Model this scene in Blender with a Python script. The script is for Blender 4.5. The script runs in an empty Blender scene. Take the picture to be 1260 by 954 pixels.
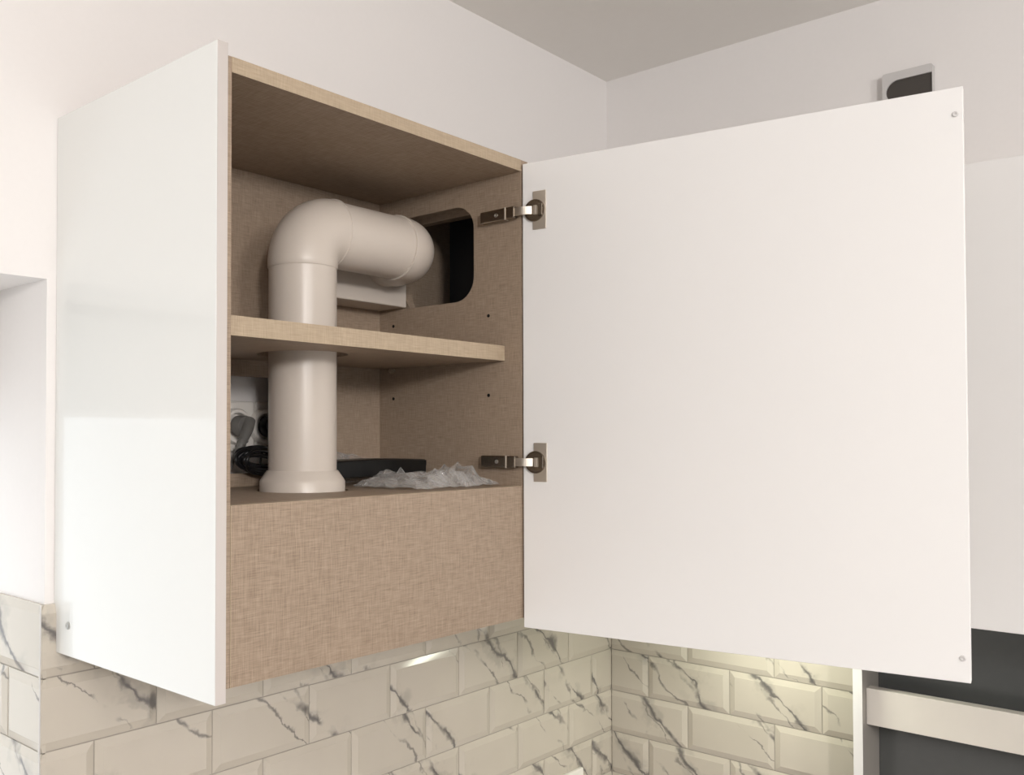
import bpy, bmesh, math, random
from mathutils import Vector, Matrix, noise
random.seed(7)
PI = math.pi
SC = bpy.context.scene
COL = SC.collection

# ------------------------------------------------------------------ camera
CAM = Vector((-0.6197, -1.2230, 0.2864))
YAW, PITCH, ROLL, FPX = 0.7653, 0.0223, -0.0003, 1147.84
_F = Vector((math.cos(YAW)*math.cos(PITCH), math.sin(YAW)*math.cos(PITCH), math.sin(PITCH)))
_R = Vector((math.sin(YAW), -math.cos(YAW), 0)); _U = _R.cross(_F)
_R2 = _R*math.cos(ROLL) + _U*math.sin(ROLL); _U2 = -_R*math.sin(ROLL) + _U*math.cos(ROLL)
cd = bpy.data.cameras.new('camera'); cam = bpy.data.objects.new('camera', cd); COL.objects.link(cam)
m = Matrix((_R2, _U2, -_F)).transposed().to_4x4(); m.translation = CAM
cam.matrix_world = m
cd.sensor_fit = 'HORIZONTAL'; cd.sensor_width = 36.0; cd.lens = FPX/1260*36
cd.shift_x = 148.3/1260; cd.shift_y = 32.5/1260; cd.clip_start = 0.02
SC.camera = cam

# ------------------------------------------------------------------ world, lights, exposure
w = bpy.data.worlds.new('world'); SC.world = w; w.use_nodes = True
w.node_tree.nodes['Background'].inputs[0].default_value = (1.0, 0.99, 0.985, 1)
w.node_tree.nodes['Background'].inputs[1].default_value = 0.46
SC.view_settings.view_transform = 'Standard'; SC.view_settings.look = 'None'
SC.view_settings.exposure = 0.02; SC.view_settings.gamma = 1.0; SC.view_settings.use_curve_mapping = False

def area_light(name, loc, target, sx, sy, power, color):
    l = bpy.data.lights.new(name, 'AREA'); l.shape = 'RECTANGLE'; l.size = sx; l.size_y = sy
    l.energy = power; l.color = color
    o = bpy.data.objects.new(name, l); COL.objects.link(o); o.location = loc
    o.rotation_euler = (Vector(target)-Vector(loc)).to_track_quat('-Z', 'Y').to_euler()
    return o
def bulb(name, loc, radius, power, color):
    l = bpy.data.lights.new(name, 'POINT'); l.shadow_soft_size = radius; l.energy = power; l.color = color
    o = bpy.data.objects.new(name, l); COL.objects.link(o); o.location = loc; return o
bulb('room_lamp', (-1.45, -2.88, 0.80), 0.13, 118, (1.0, 0.96, 0.935))
bulb('ceiling_lamp', (-0.75, -3.60, 0.86), 0.25, 85, (1.0, 0.96, 0.935))
area_light('window_daylight', (-0.68, 0.235, 0.0), (-0.68, -2.0, 0.0), 1.2, 0.9, 4.8, (0.90, 0.96, 1.0))

# ------------------------------------------------------------------ materials
def nt(name):
    mt = bpy.data.materials.new(name); mt.use_nodes = True
    return mt, mt.node_tree, mt.node_tree.nodes, mt.node_tree.links, mt.node_tree.nodes['Principled BSDF']
def plain(name, col, rough=0.5, metal=0.0, coat=0.0, bump=0.0, bscale=60, spec=0.5, var=0.03):
    mt, t, N, L, b = nt(name)
    b.inputs['Roughness'].default_value = rough; b.inputs['Metallic'].default_value = metal
    b.inputs['Coat Weight'].default_value = coat; b.inputs['Specular IOR Level'].default_value = spec
    tc = N.new('ShaderNodeTexCoord'); nz = N.new('ShaderNodeTexNoise')
    nz.inputs['Scale'].default_value = bscale; nz.inputs['Detail'].default_value = 4
    L.new(tc.outputs['Object'], nz.inputs['Vector'])
    mx = N.new('ShaderNodeMix'); mx.data_type = 'RGBA'
    mx.inputs[6].default_value = (*[c*(1-var) for c in col], 1); mx.inputs[7].default_value = (*[min(1, c*(1+var)) for c in col], 1)
    L.new(nz.outputs['Fac'], mx.inputs[0]); L.new(mx.outputs[2], b.inputs['Base Color'])
    if bump:
        bp = N.new('ShaderNodeBump'); bp.inputs['Strength'].default_value = bump; bp.inputs['Distance'].default_value = 0.002
        L.new(nz.outputs['Fac'], bp.inputs['Height']); L.new(bp.outputs[0], b.inputs['Normal'])
    return mt
def linen(name, dark, light):
    """woven-linen laminate: threads along all three axes"""
    mt, t, N, L, b = nt(name)
    b.inputs['Roughness'].default_value = 0.55; b.inputs['Specular IOR Level'].default_value = 0.3
    tc = N.new('ShaderNodeTexCoord'); acc = None
    sep = N.new('ShaderNodeSeparateXYZ'); L.new(tc.outputs['Normal'], sep.inputs[0])
    def mth(op, a, b_=None):
        n = N.new('ShaderNodeMath'); n.operation = op
        for k, v in enumerate((a, b_)):
            if v is None: continue
            if isinstance(v, (int, float)): n.inputs[k].default_value = v
            else: L.new(v, n.inputs[k])
        return n.outputs[0]
    for k, sc in enumerate(((45, 850, 850), (850, 45, 850), (850, 850, 45))):
        mp = N.new('ShaderNodeMapping'); mp.inputs['Scale'].default_value = sc
        L.new(tc.outputs['Object'], mp.inputs['Vector'])
        nz = N.new('ShaderNodeTexNoise'); nz.inputs['Scale'].default_value = 1.0; nz.inputs['Detail'].default_value = 2
        L.new(mp.outputs[0], nz.inputs['Vector'])
        wgt = mth('SUBTRACT', 1.0, mth('ABSOLUTE', sep.outputs[k]))       # only the threads lying in the face
        v = mth('MULTIPLY', mth('SUBTRACT', nz.outputs['Fac'], 0.5), wgt)
        acc = v if acc is None else mth('ADD', acc, v)
    mr = N.new('ShaderNodeMapRange'); mr.inputs['From Min'].default_value = -0.38; mr.inputs['From Max'].default_value = 0.38
    L.new(acc, mr.inputs['Value'])
    mx = N.new('ShaderNodeMix'); mx.data_type = 'RGBA'
    mx.inputs[6].default_value = (*dark, 1); mx.inputs[7].default_value = (*light, 1)
    L.new(mr.outputs[0], mx.inputs[0]); L.new(mx.outputs[2], b.inputs['Base Color'])
    bp = N.new('ShaderNodeBump'); bp.inputs['Strength'].default_value = 0.12; bp.inputs['Distance'].default_value = 0.0006
    L.new(mr.outputs[0], bp.inputs['Height']); L.new(bp.outputs[0], b.inputs['Normal'])
    return mt
def marble(name):
    """pale glaze with one or two diagonal grey veins, different on every tile"""
    mt, t, N, L, b = nt(name)
    b.inputs['Roughness'].default_value = 0.12; b.inputs['Specular IOR Level'].default_value = 0.5
    tc = N.new('ShaderNodeTexCoord'); oi = N.new('ShaderNodeObjectInfo')
    def math_(op, a, b_=None, clamp=False):
        n = N.new('ShaderNodeMath'); n.operation = op; n.use_clamp = clamp
        for k, v in enumerate((a, b_)):
            if v is None: continue
            if isinstance(v, (int, float)): n.inputs[k].default_value = v
            else: L.new(v, n.inputs[k])
        return n.outputs[0]
    def rnd(seed):
        return math_('FRACT', math_('MULTIPLY', math_('ADD', oi.outputs['Random'], seed), 97.13))
    W4 = math_('MULTIPLY', oi.outputs['Random'], 90.0)
    def nz(scale, detail, seed, rough=0.55):
        n = N.new('ShaderNodeTexNoise'); n.noise_dimensions = '4D'; n.inputs['Scale'].default_value = scale
        n.inputs['Detail'].default_value = detail; n.inputs['Roughness'].default_value = rough
        L.new(tc.outputs['Object'], n.inputs['Vector']); L.new(math_('ADD', W4, seed), n.inputs['W'])
        return n.outputs['Fac']
    def ramp(v, a, b_, lo, hi):
        r = N.new('ShaderNodeMapRange'); r.interpolation_type = 'SMOOTHSTEP'
        for k, x in zip(('From Min', 'From Max', 'To Min', 'To Max'), (a, b_, lo, hi)):
            if isinstance(x, (int, float)): r.inputs[k].default_value = x
            else: L.new(x, r.inputs[k])
        L.new(v, r.inputs['Value']); return r.outputs[0]
    def vein(nx, nz_, spread, wamp, wscale, width, seed, g0, g1):
        d = N.new('ShaderNodeVectorMath'); d.operation = 'DOT_PRODUCT'; d.inputs[1].default_value = (nx, 0, nz_)
        L.new(tc.outputs['Object'], d.inputs[0])
        p = math_('SUBTRACT', d.outputs['Value'], nx*0.1+nz_*0.05)
        p = math_('ADD', p, math_('MULTIPLY', math_('SUBTRACT', rnd(seed), 0.5), spread))
        p = math_('ADD', p, math_('MULTIPLY', math_('SUBTRACT', nz(wscale, 6, seed), 0.5), wamp))
        p = math_('ABSOLUTE', p)
        wd = ramp(nz(26, 3, seed+5), 0.38, 0.66, width*0.35, width*2.0)
        v = ramp(p, 0.0, wd, 1.0, 0.0)
        gate = ramp(nz(15, 3, seed+9), g0, g1, 0.0, 1.0)
        return math_('MULTIPLY', v, gate)
    v1 = vein(0.72, 0.69, 0.19, 0.085, 10, 0.0085, 1.3, 0.36, 0.52)
    v2 = vein(0.66, 0.75, 0.24, 0.070, 15, 0.0038, 4.7, 0.40, 0.54)
    v4 = vein(0.78, 0.62, 0.26, 0.090, 12, 0.0042, 7.9, 0.44, 0.57)
    v3 = math_('MULTIPLY', vein(0.72, 0.69, 0.19, 0.085, 10, 0.030, 1.3, 0.46, 0.64), 0.34)
    vv = math_('MAXIMUM', math_('MAXIMUM', v1, v3), math_('MAXIMUM', math_('MULTIPLY', v2, 0.8), math_('MULTIPLY', v4, 0.7)))
    base = N.new('ShaderNodeMix'); base.data_type = 'RGBA'
    base.inputs[6].default_value = (0.520, 0.475, 0.405, 1); base.inputs[7].default_value = (0.60, 0.552, 0.475, 1)
    L.new(nz(9, 2, 31.0), base.inputs[0])
    mx = N.new('ShaderNodeMix'); mx.data_type = 'RGBA'; mx.inputs[7].default_value = (0.115, 0.108, 0.108, 1)
    L.new(base.outputs[2], mx.inputs[6]); L.new(math_('MULTIPLY', vv, 0.9), mx.inputs[0]); L.new(mx.outputs[2], b.inputs['Base Color'])
    return mt
def clear_plastic(name):
    mt, t, N, L, b = nt(name)
    N.remove(b); out = N['Material Output']
    tr = N.new('ShaderNodeBsdfTransparent'); tr.inputs[0].default_value = (0.98, 0.98, 0.98, 1)
    gl = N.new('ShaderNodeBsdfGlossy'); gl.inputs['Roughness'].default_value = 0.12
    df = N.new('ShaderNodeBsdfDiffuse'); df.inputs[0].default_value = (0.90, 0.89, 0.87, 1)
    tc = N.new('ShaderNodeTexCoord'); nz = N.new('ShaderNodeTexNoise'); nz.inputs['Scale'].default_value = 70; nz.inputs['Detail'].default_value = 2
    L.new(tc.outputs['Object'], nz.inputs['Vector'])
    bp = N.new('ShaderNodeBump'); bp.inputs['Strength'].default_value = 0.35; bp.inputs['Distance'].default_value = 0.003
    L.new(nz.outputs['Fac'], bp.inputs['Height']); L.new(bp.outputs[0], gl.inputs['Normal'])
    m1 = N.new('ShaderNodeMixShader'); m1.inputs[0].default_value = 0.45; L.new(df.outputs[0], m1.inputs[1]); L.new(gl.outputs[0], m1.inputs[2])
    fr = N.new('ShaderNodeLayerWeight'); fr.inputs[0].default_value = 0.35; L.new(bp.outputs[0], fr.inputs['Normal'])
    mr = N.new('ShaderNodeMapRange'); mr.inputs['To Min'].default_value = 0.10; mr.inputs['To Max'].default_value = 0.70; L.new(fr.outputs['Facing'], mr.inputs['Value'])
    m2 = N.new('ShaderNodeMixShader'); L.new(mr.outputs[0], m2.inputs[0]); L.new(tr.outputs[0], m2.inputs[1]); L.new(m1.outputs[0], m2.inputs[2])
    L.new(m2.outputs[0], out.inputs[0])
    return mt
def glass(name):
    mt, t, N, L, b = nt(name); N.remove(b); out = N['Material Output']
    tr = N.new('ShaderNodeBsdfTransparent'); gl = N.new('ShaderNodeBsdfGlossy'); gl.inputs['Roughness'].default_value = 0.02
    fr = N.new('ShaderNodeFresnel'); fr.inputs[0].default_value = 1.45
    mx = N.new('ShaderNodeMixShader'); L.new(fr.outputs[0], mx.inputs[0]); L.new(tr.outputs[0], mx.inputs[1]); L.new(gl.outputs[0], mx.inputs[2])
    L.new(mx.outputs[0], out.inputs[0]); return mt

M = {}
M['wall'] = plain('wall_paint', (0.85, 0.825, 0.81), 0.85, bump=0.05, bscale=120, spec=0.2, var=0.012)
M['ceiling'] = plain('ceiling_paint', (0.90, 0.875, 0.84), 0.9, spec=0.15, var=0.012)
M['floor'] = plain('floor_laminate', (0.36, 0.33, 0.30), 0.4, var=0.1, bscale=8)
M['gloss'] = plain('white_gloss_board', (0.83, 0.84, 0.82), 0.03, spec=0.5, var=0.004)
M['satin'] = plain('white_satin_board', (0.80, 0.79, 0.78), 0.42, spec=0.35, var=0.006)
M['edge'] = plain('white_edge_band', (0.57, 0.53, 0.505), 0.35, var=0.01)
M['linen'] = linen('linen_laminate', (0.240, 0.179, 0.129), (0.418, 0.325, 0.244))
M['linen_edge'] = linen('linen_edge_band', (0.36, 0.285, 0.20), (0.50, 0.40, 0.29))
M['tile'] = marble('marble_glaze')
M['grout'] = plain('grout', (0.36, 0.33, 0.29), 0.9, var=0.08, bscale=200)
M['pvc'] = plain('duct_plastic', (0.60, 0.54, 0.48), 0.32, spec=0.45, var=0.015, bscale=20)
M['whiteplastic'] = plain('white_plastic', (0.86, 0.83, 0.78), 0.35, var=0.01)
M['greyplastic'] = plain('grey_plastic', (0.17, 0.165, 0.155), 0.5, var=0.05)
M['black'] = plain('black_plastic', (0.010, 0.010, 0.010), 0.34, var=0.1, spec=0.2)
M['cord'] = plain('black_rubber', (0.010, 0.010, 0.011), 0.35, var=0.1, spec=0.4)
M['nickel'] = plain('nickel', (0.70, 0.64, 0.56), 0.46, metal=1.0, var=0.06, bscale=90)
M['darkmetal'] = plain('dark_steel', (0.33, 0.285, 0.235), 0.27, metal=1.0, var=0.1, bscale=90)
M['steel'] = plain('steel', (0.6, 0.6, 0.58), 0.3, metal=1.0)
M['charcoal'] = plain('charcoal_board', (0.085, 0.088, 0.086), 0.22, var=0.05)
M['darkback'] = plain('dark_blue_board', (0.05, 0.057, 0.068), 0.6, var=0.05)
M['greyboard'] = plain('grey_board', (0.33, 0.31, 0.28), 0.4, var=0.05, bscale=30)
M['rail'] = plain('pale_wood_rail', (0.72, 0.68, 0.62), 0.4, var=0.06, bscale=14)
M['greybox'] = plain('pale_grey_plastic', (0.60, 0.585, 0.575), 0.5, var=0.01)
M['darkgrille'] = plain('dark_grille', (0.06, 0.052, 0.046), 0.5, var=0.05)
M['bag'] = clear_plastic('clear_plastic_bag')
M['fold_highlight'] = plain('film_fold_highlight', (0.86, 0.85, 0.83), 0.25, var=0.02)
M['glass'] = glass('window_glass')
M['blind'] = plain('blind_fabric', (0.55, 0.55, 0.53), 0.8, var=0.03, bscale=300)

# ------------------------------------------------------------------ helpers
def link(name, mesh, mat, parent=None, smooth=False):
    o = bpy.data.objects.new(name, mesh); COL.objects.link(o)
    if mat is not None:
        mesh.materials.clear(); mesh.materials.append(M[mat])
    if smooth:
        for p in mesh.polygons: p.use_smooth = True
    if parent: o.parent = parent
    return o
def frombm(name, bm, mat, parent=None, smooth=False):
    bmesh.ops.recalc_face_normals(bm, faces=bm.faces[:])
    me = bpy.data.meshes.new(name); bm.to_mesh(me); bm.free()
    return link(name, me, mat, parent, smooth)
def tag(o, label, cat, group=None):
    o['label'] = label; o['category'] = cat
    if group: o['group'] = group
    return o
def struct(o, label=None):
    o['kind'] = 'structure'
    if label: o['label'] = label
    return o
def thing(name, loc, label, cat, group=None):
    o = bpy.data.objects.new(name, None); COL.objects.link(o); o.location = loc; o.empty_display_size = 0.05
    return tag(o, label, cat, group)
def bbox_bm(bm, x0, x1, y0, y1, z0, z1, bev=0.0, seg=2):
    r = bmesh.ops.create_cube(bm, size=1.0)
    for v in r['verts']:
        v.co = Vector(((x0+x1)/2+v.co.x*(x1-x0), (y0+y1)/2+v.co.y*(y1-y0), (z0+z1)/2+v.co.z*(z1-z0)))
    if bev:
        es = list({e for v in r['verts'] for e in v.link_edges})
        bmesh.ops.bevel(bm, geom=es, offset=bev, segments=seg, affect='EDGES', profile=0.5)
def box(name, x0, x1, y0, y1, z0, z1, mat, parent=None, bev=0.0, seg=2, org=(0, 0, 0)):
    bm = bmesh.new(); bbox_bm(bm, x0-org[0], x1-org[0], y0-org[1], y1-org[1], z0-org[2], z1-org[2], bev, seg)
    return frombm(name, bm, mat, parent)
def rounded(cx, cy, hw, hh, r, n=8):
    """rounded rectangle outline, counter-clockwise"""
    pts = []
    for sx, sy, a0 in ((1, 1, 0), (-1, 1, 90), (-1, -1, 180), (1, -1, 270)):
        for k in range(n+1):
            a = math.radians(a0 + 90*k/n)
            pts.append((cx+sx*(hw-r)+r*math.cos(a), cy+sy*(hh-r)+r*math.sin(a)))
    return pts
def circle(cx, cy, r, n=48):
    return [(cx+r*math.cos(2*PI*k/n), cy+r*math.sin(2*PI*k/n)) for k in range(n)]
def slab(name, outer, holes, d0, d1, axis, mat, parent=None, offset=(0, 0, 0)):
    """extruded outline with holes. axis 0: outline is (y,z), depth x; 1: (x,z), depth y; 2: (x,y), depth z"""
    from mathutils.geometry import tessellate_polygon
    loops = [outer]+holes
    flat = [p for l in loops for p in l]
    tris = tessellate_polygon([[Vector((p[0], p[1], 0)) for p in l] for l in loops])
    def P(p, d): return ((d, p[0], p[1]), (p[0], d, p[1]), (p[0], p[1], d))[axis]
    n = len(flat)
    verts = [Vector(P(p, d0))-Vector(offset) for p in flat]+[Vector(P(p, d1))-Vector(offset) for p in flat]
    faces = [tuple(t) for t in tris]+[tuple(i+n for i in reversed(t)) for t in tris]
    s = 0
    for l in loops:
        k = len(l)
        for i in range(k):
            a, b = s+i, s+(i+1) % k
            faces.append((a, b, b+n, a+n))
        s += k
    bm = bmesh.new(); vs = [bm.verts.new(v) for v in verts]
    for f in faces:
        try: bm.faces.new([vs[i] for i in f])
        except ValueError: pass
    return frombm(name, bm, mat, parent)
def rect(a0, a1, b0, b1): return [(a0, b0), (a1, b0), (a1, b1), (a0, b1)]
def lathe_bm(bm, prof, n=48, org=(0, 0, 0), axis=None):
    """prof: list of (r, z)"""
    rings = []
    q = Vector((0, 0, 1)).rotation_difference(Vector(axis)) if axis else None
    for r, z in prof:
        ring = []
        for k in range(n):
            a = 2*PI*k/n; v = Vector((r*math.cos(a), r*math.sin(a), z))
            if q: v = q @ v
            ring.append(bm.verts.new(v+Vector(org)))
        rings.append(ring)
    for i in range(len(rings)-1):
        for k in range(n):
            bm.faces.new((rings[i][k], rings[i][(k+1) % n], rings[i+1][(k+1) % n], rings[i+1][k]))
    for ring in (rings[0], rings[-1]):
        try: bm.faces.new(ring)
        except ValueError: pass
def lathe(name, prof, mat, parent=None, n=48, org=(0, 0, 0), axis=None, auto=True):
    bm = bmesh.new(); lathe_bm(bm, prof, n, org, axis); o = frombm(name, bm, mat, parent, True)
    if auto: smooth_by_angle(o)
    return o
def smooth_by_angle(o, deg=38):
    me = o.data; bm = bmesh.new(); bm.from_mesh(me)
    for f in bm.faces: f.smooth = True
    for e in bm.edges:
        e.smooth = not (len(e.link_faces) == 2 and e.calc_face_angle(0) > math.radians(deg))
    bm.to_mesh(me); bm.free()
def tube_bm(bm, pts, rad, n=12, cap=True, closed=False):
    pts = [Vector(p) for p in pts]; N = len(pts)
    rad = rad if isinstance(rad, (list, tuple)) else [rad]*N
    tans = []
    for i in range(N):
        a = pts[(i-1) % N] if closed or i > 0 else pts[0]
        b = pts[(i+1) % N] if closed or i < N-1 else pts[-1]
        tans.append((b-a).normalized())
    up = Vector((0.13, 0.31, 0.94)).normalized()
    if abs(tans[0].dot(up)) > 0.9: up = Vector((1, 0, 0))
    u = tans[0].cross(up).normalized(); rings = []
    for i in range(N):
        u = (u-tans[i]*u.dot(tans[i])).normalized(); v = tans[i].cross(u)
        rings.append([bm.verts.new(pts[i]+(u*math.cos(2*PI*k/n)+v*math.sin(2*PI*k/n))*rad[i]) for k in range(n)])
    for i in range(N if closed else N-1):
        A, B = rings[i], rings[(i+1) % N]
        for k in range(n): bm.faces.new((A[k], A[(k+1) % n], B[(k+1) % n], B[k]))
    if cap and not closed:
        bm.faces.new(rings[0]); bm.faces.new(rings[-1])
def tube(name, pts, rad, mat, parent=None, n=12, closed=False):
    bm = bmesh.new(); tube_bm(bm, pts, rad, n, True, closed); o = frombm(name, bm, mat, parent, True); smooth_by_angle(o, 50); return o
def catmull(P, n=8):
    P = [Vector(p) for p in P]; out = []
    for i in range(len(P)-1):
        a = P[max(i-1, 0)]; b = P[i]; c = P[i+1]; d = P[min(i+2, len(P)-1)]
        for k in range(n):
            t = k/n
            out.append(0.5*((2*b)+(c-a)*t+(2*a-5*b+4*c-d)*t*t+(3*b-a-3*c+d)*t**3))
    out.append(P[-1]); return out

# ------------------------------------------------------------------ room shell
XR, ZC, ZF = 1.4351, 1.1748, -1.42
WX0, WX1, WZ0, WZ1, WD = -1.32, -0.028, -0.56, 0.500, 0.26      # window opening in the back wall
XL, YF = -2.6, -4.0
wall_back = slab('wall_back', rect(XL, XR+0.3, ZF, ZC), [rect(WX0, WX1, WZ0, WZ1)], 0.0, WD+0.02, 1, 'wall')
struct(wall_back, 'pale painted wall with tiled lower part behind the cabinet')
wall_right = box('wall_right', XR, XR+0.1, YF, 0.0, ZF, ZC, 'wall'); struct(wall_right, 'pale painted wall meeting the ceiling on the right')
ceiling = box('ceiling', XL, XR+0.1, YF, WD, ZC, ZC+0.1, 'ceiling'); struct(ceiling, 'plain greyish ceiling')
floor = box('floor', XL, XR+0.1, YF, WD, ZF-0.1, ZF, 'floor'); struct(floor)

# window in the niche left of the cabinet
win = bpy.data.objects.new('window_1', None); COL.objects.link(win); win.location = (WX0, WD, WZ0); struct(win, 'white framed window in the bright niche')
bm = bmesh.new()
fw = 0.06
for a in ((WX0+0.001, WX0+fw, WZ0+0.001, WZ1-0.001), (WX1-fw, WX1-0.001, WZ0+0.001, WZ1-0.001), (WX0+fw, WX1-fw, WZ1-fw, WZ1-0.001), (WX0+fw, WX1-fw, WZ0+0.001, WZ0+fw), (-0.70, -0.64, WZ0+fw, WZ1-fw)):
    bbox_bm(bm, a[0]-WX0, a[1]-WX0, -0.015, 0.018, a[2]-WZ0, a[3]-WZ0, 0.004)
frombm('window_frame', bm, 'satin', win)
for x0, x1 in ((WX0+fw, -0.70), (-0.64, WX1-fw)):
    box('window_pane', x0-WX0, x1-WX0, 0.0, 0.004, fw, WZ1-fw-WZ0, 'glass', win)
bx_, by_, bz_ = (WX1-WX0)/2, -0.06, WZ1-0.06-WZ0      # roller blind, in window coordinates
blind = lathe('roller_blind', [(0.0, -0.635), (0.02, -0.635), (0.02, 0.635), (0.0, 0.635)], 'blind', win, 20, (bx_, by_+0.012, bz_+0.035), (1, 0, 0))
box('blind_fabric', bx_-0.63, bx_+0.63, by_+0.010, by_+0.012, bz_-0.115, bz_+0.03, 'blind', blind)
box('bottom_bar', bx_-0.63, bx_+0.63, by_+0.004, by_+0.018, bz_-0.125, bz_-0.113, 'satin', blind, 0.002)

# ------------------------------------------------------------------ bevelled marble tiles
TX, TZ, TY, PT = 0.0443, -0.0434, -0.0077, 0.1001
TCACHE = {}
def tile_mesh(wd, ht, cuts):
    """local x right, z up, -y outwards; origin at lower-left back corner. cuts: sides without bevel (l,r,b,t)"""
    key = (round(wd, 4), round(ht, 4), cuts)
    if key in TCACHE: return TCACHE[key]
    g = 0.0009; d0, d1, bv = 0.0045, 0.0085, 0.011
    x0, x1, z0, z1 = g, wd-g, g, ht-g
    l, r, b, t = [0.0006 if c in cuts else bv for c in 'lrbt']
    bm = bmesh.new(); V = bm.verts.new
    def ring(xa, xb, za, zb, y): return [V((xa, y, za)), V((xb, y, za)), V((xb, y, zb)), V((xa, y, zb))]
    A = ring(x0, x1, z0, z1, -0.0002); B = ring(x0, x1, z0, z1, -d0); s = 0.0015
    # soft bevel: the outer ring, then the slope up to the flat field
    dl, dr, db, dt = [d1-0.0006 if c in cuts else d0 for c in 'lrbt']
    C = ring(x0+l, x1-r, z0+b, z1-t, -d1+0.0006)
    D = ring(x0+l+s, x1-r-s, z0+b+s, z1-t-s, -d1)
    def seg(P, Q):
        for i in range(4): bm.faces.new((P[i], P[(i+1) % 4], Q[(i+1) % 4], Q[i]))
    if 'l' in cuts:
        for i in (0, 3): B[i].co.y = -d0
    seg(A, B); seg(B, C); seg(C, D); bm.faces.new(D); bm.faces.new(A)
    bmesh.ops.recalc_face_normals(bm, faces=bm.faces[:])
    me = bpy.data.meshes.new('tile'); bm.to_mesh(me); bm.free(); me.materials.append(M['tile'])
    TCACHE[key] = me; return me
def put_tile(parent, x, y, z, rz, wd, ht, cuts=''):
    o = bpy.data.objects.new('tile', tile_mesh(wd, ht, cuts)); COL.objects.link(o)
    o.location = (x, y, z); o.rotation_euler = (0, 0, rz); o.parent = parent
XT0 = -0.0370           # outer edge of the tiling at the niche
XT1 = XR-0.0005
NROW = 8
for r in range(NROW):
    z0 = TZ-PT*r; par = r % 2
    if r == 1 or par: odd = 1
    else: odd = 0
    xs = [XT0]; n = -1
    while True:
        n += 1
        if n % 2 != odd: continue
        x = TX+PT*n
        if x > XT1-0.01: break
        xs.append(x)
    xs.append(XT1)
    for i in range(len(xs)-1):
        c = ('l' if i == 0 else '')+('r' if i == len(xs)-2 else '')
        put_tile(wall_back, xs[i], 0, z0, 0, xs[i+1]-xs[i], PT, c)
    # right wall, running towards the camera
    ys = [-0.0088]
    for k in range(1, 8):
        if k % 2 != odd: continue
        y = TY-PT*k
        if y < -0.597: break
        ys.append(y)
    ys.append(-0.600)
    for i in range(len(ys)-1):
        c = ('l' if i == 0 else '')+('r' if i == len(ys)-2 else '')
        put_tile(wall_right, XR, ys[i], z0, -PI/2, ys[i]-ys[i+1], PT, c)
    # niche reveal (faces -x)
    if z0 > WZ0-0.02:
        put_tile(wall_back, WX1, WD-0.02, z0, -PI/2, 0.14 if odd else 0.06, PT, 'l')
        a = WD-0.02-(0.14 if odd else 0.06)
        b = a-0.2 if a-0.2 > 0.01 else -0.0086
        put_tile(wall_back, WX1, a, z0, -PI/2, a-b, PT, 'r' if b < 0 else '')
        if b > 0: put_tile(wall_back, WX1, b, z0, -PI/2, b+0.0086, PT, 'r')
# grout beds
g1 = box('grout', WX1+0.0005, XR-0.003, -0.0034, -0.0001, TZ-PT*(NROW-1), TZ+PT-0.001, 'grout', wall_back)
g2 = box('grout', XR-0.0034, XR-0.0001, -0.600, -0.004, TZ-PT*(NROW-1), TZ+PT-0.001, 'grout', wall_right)
g3 = box('grout', WX1-0.0034, WX1-0.0001, -0.003, WD-0.02, WZ0+0.001, TZ+PT-0.001, 'grout', wall_back)
trim = box('trim_1', -0.0382, -0.0368, -0.0095, -0.0080, TZ-PT*5, TZ+PT, 'greybox'); struct(trim, 'thin metal edge strip at the outer tile corner')

# ------------------------------------------------------------------ main wall cabinet
W, D, H, T = 0.5945, 0.3568, 0.7200, 0.018
YB = -0.0448           # front of the recessed back panel
ZFL = 0.2055           # top of the inner floor board
cab = thing('wall_cabinet', (0, 0, 0), 'open wall cabinet with beige linen interior and white glossy end panel', 'cabinet')
ep = box('end_panel', -0.0149, -0.0004, -D-0.018, -0.0005, -0.010, H+0.0051, 'gloss', cab, 0.0012, 2); ep['label'] = 'white glossy end panel on the left side'
eb = box('edge_band', -0.0145, -0.0008, -D-0.0185, -D-0.0178, -0.0095, H+0.0047, 'edge', ep); eb['label'] = 'cream edge of the end panel'
lathe('screw_cap', [(0.0, 0.0), (0.0052, 0.0), (0.0052, 0.0012), (0.0038, 0.0026), (0.0018, 0.0026), (0.0016, 0.0018), (0.0, 0.0018)], 'steel', ep, 20, (-0.0149, -0.0425, 0.0312), (-1, 0, 0))
box('side_panel', 0.0, T, -D, -0.002, 0.0, H, 'linen', cab)
hole = rounded(-0.166, 0.587, 0.096, 0.0795, 0.040, 10)
HOLE_OUT = rect(-D, -0.002, 0.0, H)
sp = slab('side_panel', HOLE_OUT, [hole], W-T, W, 0, 'linen', cab); sp['label'] = 'right side panel with rounded duct opening'
box('top_board', T, W-T, -D, -0.002, H-T, H, 'linen', cab)
box('top_board_edge', T, W-T, -D-0.0006, -D+0.0002, H-T, H, 'linen_edge', cab)
PXA, PYA = 0.275, -0.183      # axis of the vertical duct
fb = slab('floor_board', rect(T, W-T, -D+0.017, YB), [circle(PXA, PYA, 0.068, 64)], ZFL-0.017, ZFL, 2, 'linen', cab)
box('fascia', T+0.0012, W-T-0.0004, -D, -D+0.0165, 0.0, ZFL, 'linen', cab)
fe = box('fascia_edge', T+0.0004, T+0.0014, -D-0.0004, -D+0.016, 0.0, ZFL+0.0002, 'linen_edge', cab)
box('fascia_top_edge', T+0.0004, W-T-0.0004, -D-0.0004, -D+0.0163, ZFL, ZFL+0.0005, 'linen_edge', cab)
box('bottom_board', T, W-T, -D+0.017, -0.002, 0.002, 0.018, 'satin', cab)
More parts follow.
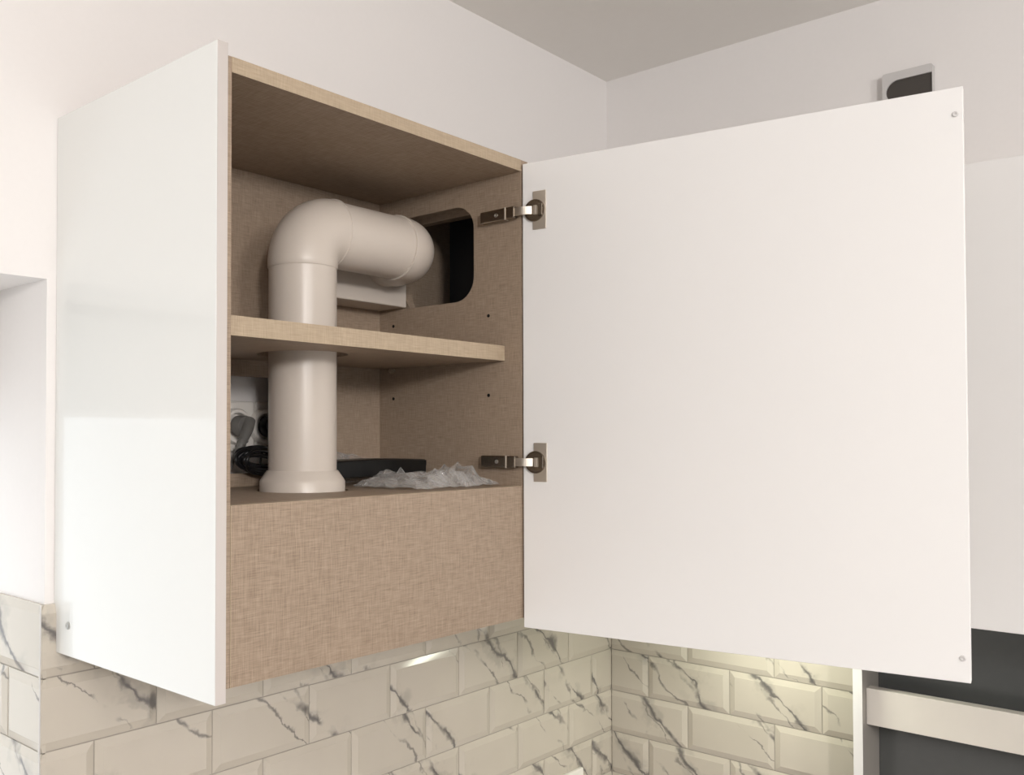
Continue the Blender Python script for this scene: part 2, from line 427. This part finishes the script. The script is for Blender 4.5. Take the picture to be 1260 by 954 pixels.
# back panel with the socket cut-out
bp_ = slab('back_panel', rect(T, W-T, 0.018, H-T), [rect(0.16, 0.335, 0.226, 0.378)], YB, YB+0.006, 1, 'linen', cab); bp_['label'] = 'back panel with rectangular socket cut-out'
# shelf with duct hole
ZS = 0.4041; YS = -D+0.0324
sh = slab('shelf', rect(T+0.001, W-T-0.001, YS, YB-0.002), [circle(PXA, PYA, 0.0665, 64)], ZS, ZS+0.0239, 2, 'linen', cab)
box('shelf_edge', T+0.001, W-T-0.001, YS-0.0006, YS+0.0001, ZS, ZS+0.0239, 'linen_edge', sh)
for y in (-0.079, -0.292):
    if y > -0.1: lathe('shelf_pin', [(0.0, 0), (0.0045, 0), (0.0045, 0.008), (0.003, 0.0085), (0, 0.0085)], 'nickel', cab, 14, (W-T, y, ZS-0.0045), (-1, 0, 0))
    for z in (0.479, 0.350):
        lathe('pin_hole', [(0.0, 0), (0.0028, 0), (0.0028, 0.0005), (0.0022, 0.0006), (0, 0.0002)], 'black', cab, 12, (W-T, y, z), (-1, 0, 0))

# door -------------------------------------------------------------
DA, DX, DY, DW, DZ0, DZ1 = 1.396, 0.5762, -0.3603, 0.5921, -0.0138, 0.7125
dv = Vector((math.cos(DA), -math.sin(DA), 0)); dn = Vector((math.sin(DA), math.cos(DA), 0))   # dn: from inner face to outer face
door = box('door', 0, DW, 0, 0.0185, DZ0, DZ1, 'satin', cab, 0.0009, 2)
door['label'] = 'white door swung open to the right'
dm = Matrix(((dv.x, dn.x, 0, DX), (dv.y, dn.y, 0, DY), (0, 0, 1, 0), (0, 0, 0, 1)))
door.matrix_local = dm
for z in (0.679, 0.0154):
    lathe('door_bumper', [(0, 0), (0.0036, 0), (0.0036, 0.001), (0.0029, 0.0018), (0.0017, 0.0019), (0.0013, 0.0010), (0, 0.0010)], 'greybox', door, 20, (0.5838, 0, z), (0, -1, 0))
def hinge(zc):
    # cup and plate on the door (door coordinates: x along door, -y towards the viewer)
    pl = box('hinge_plate', 0.0185, 0.0405, -0.0022, 0.0, zc-0.030, zc+0.030, 'nickel', door, 0.0006)
    cup = lathe('hinge_cup', [(0.0, 0.0026), (0.0150, 0.0026), (0.0156, 0.0036), (0.0170, 0.0036), (0.0175, 0.0028), (0.0175, 0.0)], 'darkmetal', door, 36, (0.0215, 0.0, zc), (0, -1, 0))
    bm = bmesh.new(); bbox_bm(bm, 0.0205, 0.0262, -0.0062, -0.0024, zc-0.0072, zc+0.0072, 0.0006)
    frombm('hinge_clip', bm, 'nickel', door)
    box('hinge_damper', 0.0275, 0.0355, -0.0052, -0.0024, zc-0.0095, zc+0.0095, 'darkmetal', door, 0.001)
    # arm on the cabinet side
    xi = W-T
    arm = box('hinge_arm', xi-0.0135, xi-0.003, -0.3530, -0.2860, zc-0.0095, zc+0.0095, 'darkmetal', cab, 0.0015)
    box('mounting_plate', xi-0.0035, xi-0.0002, -0.3380, -0.2900, zc-0.0085, zc+0.0085, 'darkmetal', arm, 0.0008).scale = (1, 1, 1)
    box('arm_clip', xi-0.0147, xi-0.004, -0.3370, -0.3345, zc-0.0098, zc+0.0098, 'nickel', arm, 0.0006)
    lathe('arm_screw', [(0, 0), (0.0032, 0), (0.0032, 0.0012), (0.0012, 0.0014), (0, 0.0004)], 'steel', arm, 14, (xi-0.0135, -0.318, zc), (-1, 0, 0))
    # link from the arm to the cup
    bm = bmesh.new()
    p = [Vector((xi-0.0095, -0.350, 0)), Vector((xi-0.0105, -0.358, 0)), Vector((xi-0.0095, -0.368, 0)), Vector((DX, DY, 0))+dv*0.0178-dn*0.0045]
    p = catmull(p, 4)
    prev = None
    for i, q in enumerate(p):
        t = (p[min(i+1, len(p)-1)]-p[max(i-1, 0)]).normalized(); s = Vector((-t.y, t.x, 0))*0.0022
        ring = [bm.verts.new((q+s)+Vector((0, 0, zc-0.0062))), bm.verts.new((q-s)+Vector((0, 0, zc-0.0062))), bm.verts.new((q-s)+Vector((0, 0, zc+0.0062))), bm.verts.new((q+s)+Vector((0, 0, zc+0.0062)))]
        if prev:
            for k in range(4): bm.faces.new((prev[k], prev[(k+1) % 4], ring[(k+1) % 4], ring[k]))
        else: bm.faces.new(ring)
        prev = ring
    bm.faces.new(prev)
    frombm('hinge_link', bm, 'nickel', arm)
hinge(0.636); hinge(0.2436)

# ------------------------------------------------------------------ narrow neighbour cabinet seen through the duct opening
NX0, NX1 = W+0.026, 0.790
nb = thing('filler_cabinet', (NX0, 0, 0), 'dark narrow cabinet space seen through the rounded opening behind the duct', 'cabinet')
def nbx(name, x0, x1, y0, y1, z0, z1, mat): return box(name, x0, x1, y0, y1, z0, z1, mat, nb, org=(NX0, 0, 0))
slab('side_panel', HOLE_OUT, [rounded(-0.163, 0.584, 0.096, 0.0795, 0.040, 10)], NX0, NX0+T, 0, 'linen', nb, (NX0, 0, 0))
nbx('back_panel', NX0+T, NX1-T, YB, YB+0.006, T, H-T, 'linen')
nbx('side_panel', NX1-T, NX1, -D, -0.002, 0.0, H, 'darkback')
nbx('top_board', NX0+T, NX1-T, -D, -0.002, H-T, H, 'linen')
nbx('bottom_board', NX0+T, NX1-T, -D, -0.002, 0.0, T, 'linen')
nbx('front_panel', NX0+T, NX1-T, -D, -D+0.016, T, H-T, 'satin')

# ------------------------------------------------------------------ exhaust duct
R0, R1, BR = 0.0500, 0.0516, 0.0565
ZA = 0.5895                                   # height of the horizontal run
XE = 0.5195                                    # axis of the second bend
duct = thing('exhaust_duct', (PXA, PYA, ZFL), 'white plastic exhaust duct rising through the shelf and bending to the back', 'duct')
O = Vector((PXA, PYA, ZFL))
def dl(p): return Vector(p)-O
lathe('base_collar', [(0.0500, -0.012), (0.0625, -0.012), (0.0625, 0.013), (0.0605, 0.017), (0.0535, 0.027), (0.0520, 0.029), (0.0500, 0.029)], 'pvc', duct, 64)
lathe('vertical_pipe', [(0.0478, -0.010), (R0, -0.010), (R0, ZA-BR-ZFL+0.01), (0.0478, ZA-BR-ZFL+0.01)], 'pvc', duct, 72)
def bend(name, P0, T0, T1, BR, pre, post):
    """90 degree bend starting at P0 heading T0, leaving along T1"""
    P0 = Vector(P0); T0 = Vector(T0); T1 = Vector(T1); C = P0+T1*BR; pts = []
    rad = []
    for s in (0.0, 0.0015): pts.append(P0-T0*(pre-s)); rad.append(R1-0.0008 if s == 0 else R1)
    n = 20
    for k in range(n+1):
        a = PI/2*k/n; pts.append(C-T1*BR*math.cos(a)+T0*BR*math.sin(a)); rad.append(R1)
    E = C+T0*BR
    for s in (post*0.5, post): pts.append(E+T1*s); rad.append(R1 if s < post else R1-0.0008)
    o = tube(name, [dl(p) for p in pts], rad, 'pvc', duct, 64); return E
def lip(P, axis):
    P = Vector(P)
    lathe('seam_ring', [(R1-0.0012, -0.0016), (R1+0.0009, -0.0014), (R1+0.0014, -0.0004), (R1+0.0014, 0.0004), (R1+0.0009, 0.0014), (R1-0.0012, 0.0016)], 'pvc', duct, 64, dl(P), axis)
E1 = bend('elbow', (PXA, PYA, ZA-0.0515), (0, 0, 1), (1, 0, 0), 0.0515, 0.0085, 0.001)
lip((E1.x+0.001, PYA, ZA), (1, 0, 0))
S2 = 0.4715
tube('horizontal_pipe', [dl((E1.x, PYA, ZA)), dl((S2, PYA, ZA))], R0, 'pvc', duct, 72)
E2 = bend('elbow', (S2, PYA, ZA), (1, 0, 0), (0, 1, 0), 0.048, 0.002, 0.003)
lip((S2-0.002, PYA, ZA), (1, 0, 0))
YBX = -0.112
tube('outlet_pipe', [dl((XE, E2.y-0.002, ZA)), dl((XE, YBX+0.004, ZA))], R0, 'pvc', duct, 64)
bm = bmesh.new(); a, b = dl((0.375, YBX, 0.509)), dl((W-T-0.0015, YB-0.0005, 0.652))
bbox_bm(bm, a.x, b.x, a.y, b.y, a.z, b.z, 0.002)
ob = frombm('outlet_box', bm, 'pvc', duct); ob['label'] = 'white flat outlet box in the back corner'

# ------------------------------------------------------------------ socket and plugs in the cut-out
def socket(loc, label, group=None, n=2, zrot=0):
    s = thing('wall_socket', loc, label, 'socket', group); s.rotation_euler = (0, 0, zrot)
    box('frame', -0.0405, -0.0405+0.071*n+0.010, -0.010, -0.0, -0.0405, 0.0405, 'whiteplastic', s, 0.003)
    for k in range(n):
        lathe('socket_insert', [(0.0, 0.0095), (0.0195, 0.0095), (0.0215, 0.021), (0.0262, 0.021), (0.0285, 0.0175), (0.0285, 0.0095)], 'whiteplastic', s, 40, (0.071*k, 0.0, 0), (0, -1, 0))
    return s
sk = socket((0.281, -0.0002, 0.300), 'white double wall socket inside the cabinet cut-out, left of the duct', n=1)
for nme, x in (('frame', 0), ):
    pass
# second insert closer than a standard pitch, as seen
sk2 = lathe('socket_insert', [(0.0, 0.0095), (0.0195, 0.0095), (0.0215, 0.021), (0.0262, 0.021), (0.0285, 0.0175), (0.0285, 0.0095)], 'whiteplastic', sk, 40, (0.056, 0.0, 0), (0, -1, 0))
box('frame', 0.042, 0.098, -0.010, 0.0, -0.0405, 0.0405, 'whiteplastic', sk, 0.003)

def plug(loc, label, mat, tail, name):
    p = thing(name, loc, label, 'plug')
    lathe('plug_body', [(0.0, 0.0), (0.0170, 0.0), (0.0175, 0.006), (0.0170, 0.016), (0.0150, 0.019), (0.0, 0.0195)], mat, p, 36, (0, 0, 0), (0, -1, 0))
    return p
gp = plug((0.281, -0.0215, 0.300), 'grey angled plug with ribbed tail in the wall socket', 'greyplastic', None, 'power_plug')
path = [(0.008, -0.014, 0.008), (0.001, -0.021, -0.004), (-0.008, -0.024, -0.019), (-0.018, -0.024, -0.036), (-0.027, -0.022, -0.052)]
tube('plug_tail', catmull(path, 6), [0.0115-0.0075*k/24 for k in range(25)], 'greyplastic', gp, 16)
for k in range(4):
    f = 0.55+k*0.09; P = catmull(path, 6); i = int(f*24); c = P[i]; t = (P[i+1]-P[i-1]).normalized()
    lathe('strain_rib', [(0.0, -0.001), (0.0115-0.0075*i/24+0.0010, -0.001), (0.0115-0.0075*i/24+0.0010, 0.001), (0.0, 0.001)], 'greyplastic', gp, 14, c, t)
tube('cord', catmull([(-0.027, -0.022, -0.052), (-0.038, -0.026, -0.068), (-0.050, -0.020, -0.080), (-0.075, -0.012, -0.084)], 6), 0.0032, 'greyplastic', gp, 10)
bpg = plug((0.337, -0.0215, 0.300), 'black round plug with coiled black cable below', 'black', None, 'power_plug')
tube('cord', catmull([(-0.004, -0.018, -0.016), (-0.010, -0.022, -0.028), (-0.016, -0.032, -0.038), (-0.030, -0.046, -0.042)], 6), 0.0034, 'cord', bpg, 10)
bm = bmesh.new()
for k in range(11):
    ax = 0.044+random.uniform(-0.010, 0.008); az = 0.0155+random.uniform(-0.0055, 0.004)
    ox = -0.050+random.uniform(-0.008, 0.008); oz = -0.0535+random.uniform(-0.004, 0.004); oy = -0.048+random.uniform(-0.011, 0.009)
    tilt = random.uniform(-0.34, -0.05); pts = []
    ph = random.uniform(0, 6)
    for j in range(36):
        a = 2*PI*j/36; x = ax*math.cos(a); z = az*math.sin(a)
        pts.append((ox+x*math.cos(tilt)-z*math.sin(tilt), oy+0.006*math.sin(2*a+ph), oz+x*math.sin(tilt)*0.6+z*math.cos(tilt)))
    tube_bm(bm, pts, 0.0029, 8, closed=True)
frombm('cord_coil', bm, 'cord', bpg, True)
bm = bmesh.new()
tube_bm(bm, [(-0.036+0.004*math.sin(a), -0.048+0.018*math.cos(a), -0.052+0.021*math.sin(a)) for a in [2*PI*k/24 for k in range(24)]], 0.0018, 8, closed=True)
frombm('cable_tie', bm, 'cord', bpg, True)
tube('cord_drop', catmull([(-0.004, -0.036, -0.068), (-0.014, -0.048, -0.074), (-0.024, -0.052, -0.084), (-0.034, -0.058, -0.0905), (-0.060, -0.082, -0.104)], 6), 0.0029, 'cord', bpg, 8)

# ------------------------------------------------------------------ things lying on the inner floor
flt = thing('filter_tray', (0.45, -0.165, ZFL+0.0003), 'flat black plastic tray lying on clear bag behind the duct collar', 'tray')
bm = bmesh.new(); nseg = 24; L0 = 0.217
rings = []
for i in range(nseg+1):
    u = i/nseg; x = -0.105+L0*u; b = -0.012*math.sin(PI*u); zz = 0.003*math.sin(PI*u)
    rings.append([bm.verts.new((x, b+yy, zz+zv)) for yy, zv in ((0.0, 0.011), (-0.004, 0.013), (-0.004, 0.037), (0.0, 0.039), (0.036-b, 0.039), (0.036-b, 0.011))])
for i in range(nseg):
    for k in range(6): bm.faces.new((rings[i][k], rings[i][(k+1) % 6], rings[i+1][(k+1) % 6], rings[i+1][k]))
bm.faces.new(rings[0]); bm.faces.new(rings[-1])
frombm('tray_body', bm, 'black', flt)
for fx in (-0.095, 0.095): box('tray_foot', fx-0.006, fx+0.006, 0.004, 0.030, 0.0, 0.0125, 'black', flt, 0.001)
for k in range(2): box('tray_notch', 0.1118, 0.1145, -0.003+0.014*k, 0.006+0.014*k, 0.029, 0.0377, 'black', flt, 0.0008)
def film(name, x0, x1, y0, y1, hfun, seed, label, nx, ny, jit=0.42):
    """a crumpled film: two layers of large irregular facets sharing one hem"""
    rng = random.Random(seed); bm = bmesh.new(); cx, cy = (x0+x1)/2, (y0+y1)/2
    for layer in (0, 1):
        g = []
        for i in range(nx+1):
            row = []
            for j in range(ny+1):
                edge = i in (0, nx) or j in (0, ny)
                u = (i+(rng.uniform(-jit, jit) if 0 < i < nx else rng.uniform(-0.3, 0.3)))/nx
                v = (j+(rng.uniform(-jit, jit) if 0 < j < ny else rng.uniform(-0.3, 0.3)))/ny
                uu, vv = min(1, max(0, u)), min(1, max(0, v))
                h = hfun(uu, vv)
                z = rng.uniform(0.0004, 0.004) if edge else h*rng.uniform(0.25, 1.0)*(1.0 if layer == 0 else 0.55)+0.001
                row.append(bm.verts.new((x0+(x1-x0)*uu-cx, y0+(y1-y0)*vv-cy, z)))
            g.append(row)
        for i in range(nx):
            for j in range(ny):
                q = (g[i][j], g[i+1][j], g[i+1][j+1], g[i][j+1])
                if rng.random() < 0.5: bm.faces.new(q[:3]); bm.faces.new((q[0], q[2], q[3]))
                else: bm.faces.new((q[0], q[1], q[3])); bm.faces.new(q[1:])
    folds = [(e.verts[0].co.copy(), e.verts[1].co.copy()) for e in bm.edges if rng.random() < 0.36 and max(e.verts[0].co.z, e.verts[1].co.z) > 0.008]
    bmesh.ops.subdivide_edges(bm, edges=bm.edges[:], cuts=1, use_grid_fill=True, smooth=0.0)
    for v in bm.verts:
        v.co += Vector((rng.uniform(-1, 1), rng.uniform(-1, 1), rng.uniform(-0.2, 1.0)))*0.0011
        v.co.z = max(0.0003, v.co.z)
    for a, b in folds:                       # white slivers along sharp folds: the film's highlights put into the colour
        a = a.lerp(b, rng.uniform(0.0, 0.35)); m_ = (a+b)/2+Vector((rng.uniform(-1, 1), rng.uniform(-1, 1), rng.uniform(0, 1)))*0.0018; n0 = len(bm.faces)
        tube_bm(bm, [a, a.lerp(m_, 0.5), m_, m_.lerp(b, 0.6), b], [0.0001, 0.0006, rng.uniform(0.0006, 0.0016), 0.0007, 0.0001], 4)
        bm.faces.ensure_lookup_table()
        for f in bm.faces[n0:]: f.material_index = 1
    me = bpy.data.meshes.new(name); bm.to_mesh(me); bm.free()
    o = link(name, me, 'bag'); me.materials.append(M['fold_highlight']); o.location = (cx, cy, ZFL+0.0004); tag(o, label, 'bag'); return o
def h1(u, v):
    return 0.010+0.018*math.exp(-((u-0.45)/0.30)**2)+0.034*math.exp(-((u-0.86)/0.10)**2)*math.exp(-((v-0.45)/0.34)**2)
film('plastic_bag', 0.372, 0.570, -0.322, -0.184, h1, 5, 'crumpled clear plastic bag spread on the cabinet floor beside the lower hinge', 17, 9)
def h2(u, v): return 0.028+0.030*math.exp(-((u-0.35)/0.28)**2)
film('plastic_bag', 0.362, 0.572, -0.124, -0.052, h2, 9, 'clear plastic wrapper standing behind the flat black tray', 11, 5)

# ------------------------------------------------------------------ right-hand wall: upper cabinet and open niche
rc = thing('wall_cabinet', (XR, -0.30, -0.012), 'closed pale cabinet on the far right wall, partly hidden by the open door', 'cabinet')
RO = (XR, -0.30, -0.012)
box('carcass', 1.060, XR-0.0005, -1.41, -0.30, -0.010, 0.708, 'satin', rc, 0.001, org=RO)
box('door', 1.040, 1.0585, -1.408, -0.302, -0.012, 0.707, 'satin', rc, 0.0012, org=RO)
NI = (1.33, -0.602, -0.80)
ni = thing('niche_unit', NI, 'open unit with charcoal back and pale cross rail under the far right cabinet', 'shelf unit')
side = box('side_board', 1.331, XR-0.0005, -0.6185, -0.6015, -0.80, -0.0125, 'greyboard', ni, 0.0004, org=NI)
box('edge_band', 1.3295, 1.3309, -0.6186, -0.6014, -0.80, -0.0125, 'satin', side, 0.0003, org=NI)
box('back_board', XR-0.0060, XR-0.0004, -1.40, -0.6190, -0.80, -0.0125, 'charcoal', ni, org=NI)
box('cross_rail', 1.352, 1.376, -1.385, -0.6190, -0.281, -0.210, 'rail', ni, 0.001, org=NI)
box('side_board', 1.330, XR-0.0005, -1.4025, -1.3855, -0.80, -0.0125, 'edge', ni, 0.0008, org=NI)

# slim lamp bar added unseen under that cabinet, guessed from light on the tiles
lb = box('lamp_bar', 1.225, 1.255, -0.54, -0.32, -0.0215, -0.0102, 'satin', rc, 0.002, org=RO)
box('diffuser', 1.229, 1.251, -0.535, -0.325, -0.0240, -0.0216, 'whiteplastic', lb, 0.0008, org=RO)
area_light('lamp_bar_light', (1.24, -0.43, -0.026), (1.24, -0.43, -1.0), 0.02, 0.20, 1.6, (0.96, 1.0, 0.82))

# ------------------------------------------------------------------ sensor box on the right wall
SO = (XR, -0.6885, 0.963)
sb = thing('wall_sensor', SO, 'small pale grey box with dark rounded slot high on the right wall', 'wall box')
# body in local coordinates: x towards the wall (+), y along the wall, z up
def sensor_loops():
    hw, hh = 0.0455, 0.050
    outer = rounded(0, 0, hw, hh, 0.005, 5)
    arc = [(0.0160+0.0225*math.cos(a), 0.0105+0.0225*math.sin(a)) for a in [math.radians(-90+180*k/14) for k in range(15)]]
    return outer, [(-hw+0.0014, -0.012)]+arc+[(-hw+0.0014, 0.033)]
so, sl = sensor_loops()
slab('housing', so, [sl], -0.020, -0.006, 0, 'greybox', sb)
box('back_plate', -0.006, -0.0003, -0.0445, 0.0445, -0.049, 0.049, 'greybox', sb, 0.0008)
box('dark_slot', -0.0165, -0.0061, -0.0435, 0.040, -0.0118, 0.0328, 'darkgrille', sb)

# socket plate low on the tiled wall
s3 = socket((1.245, -0.0086, -0.535), 'white socket plate low on the marble tiles near the corner', n=1)
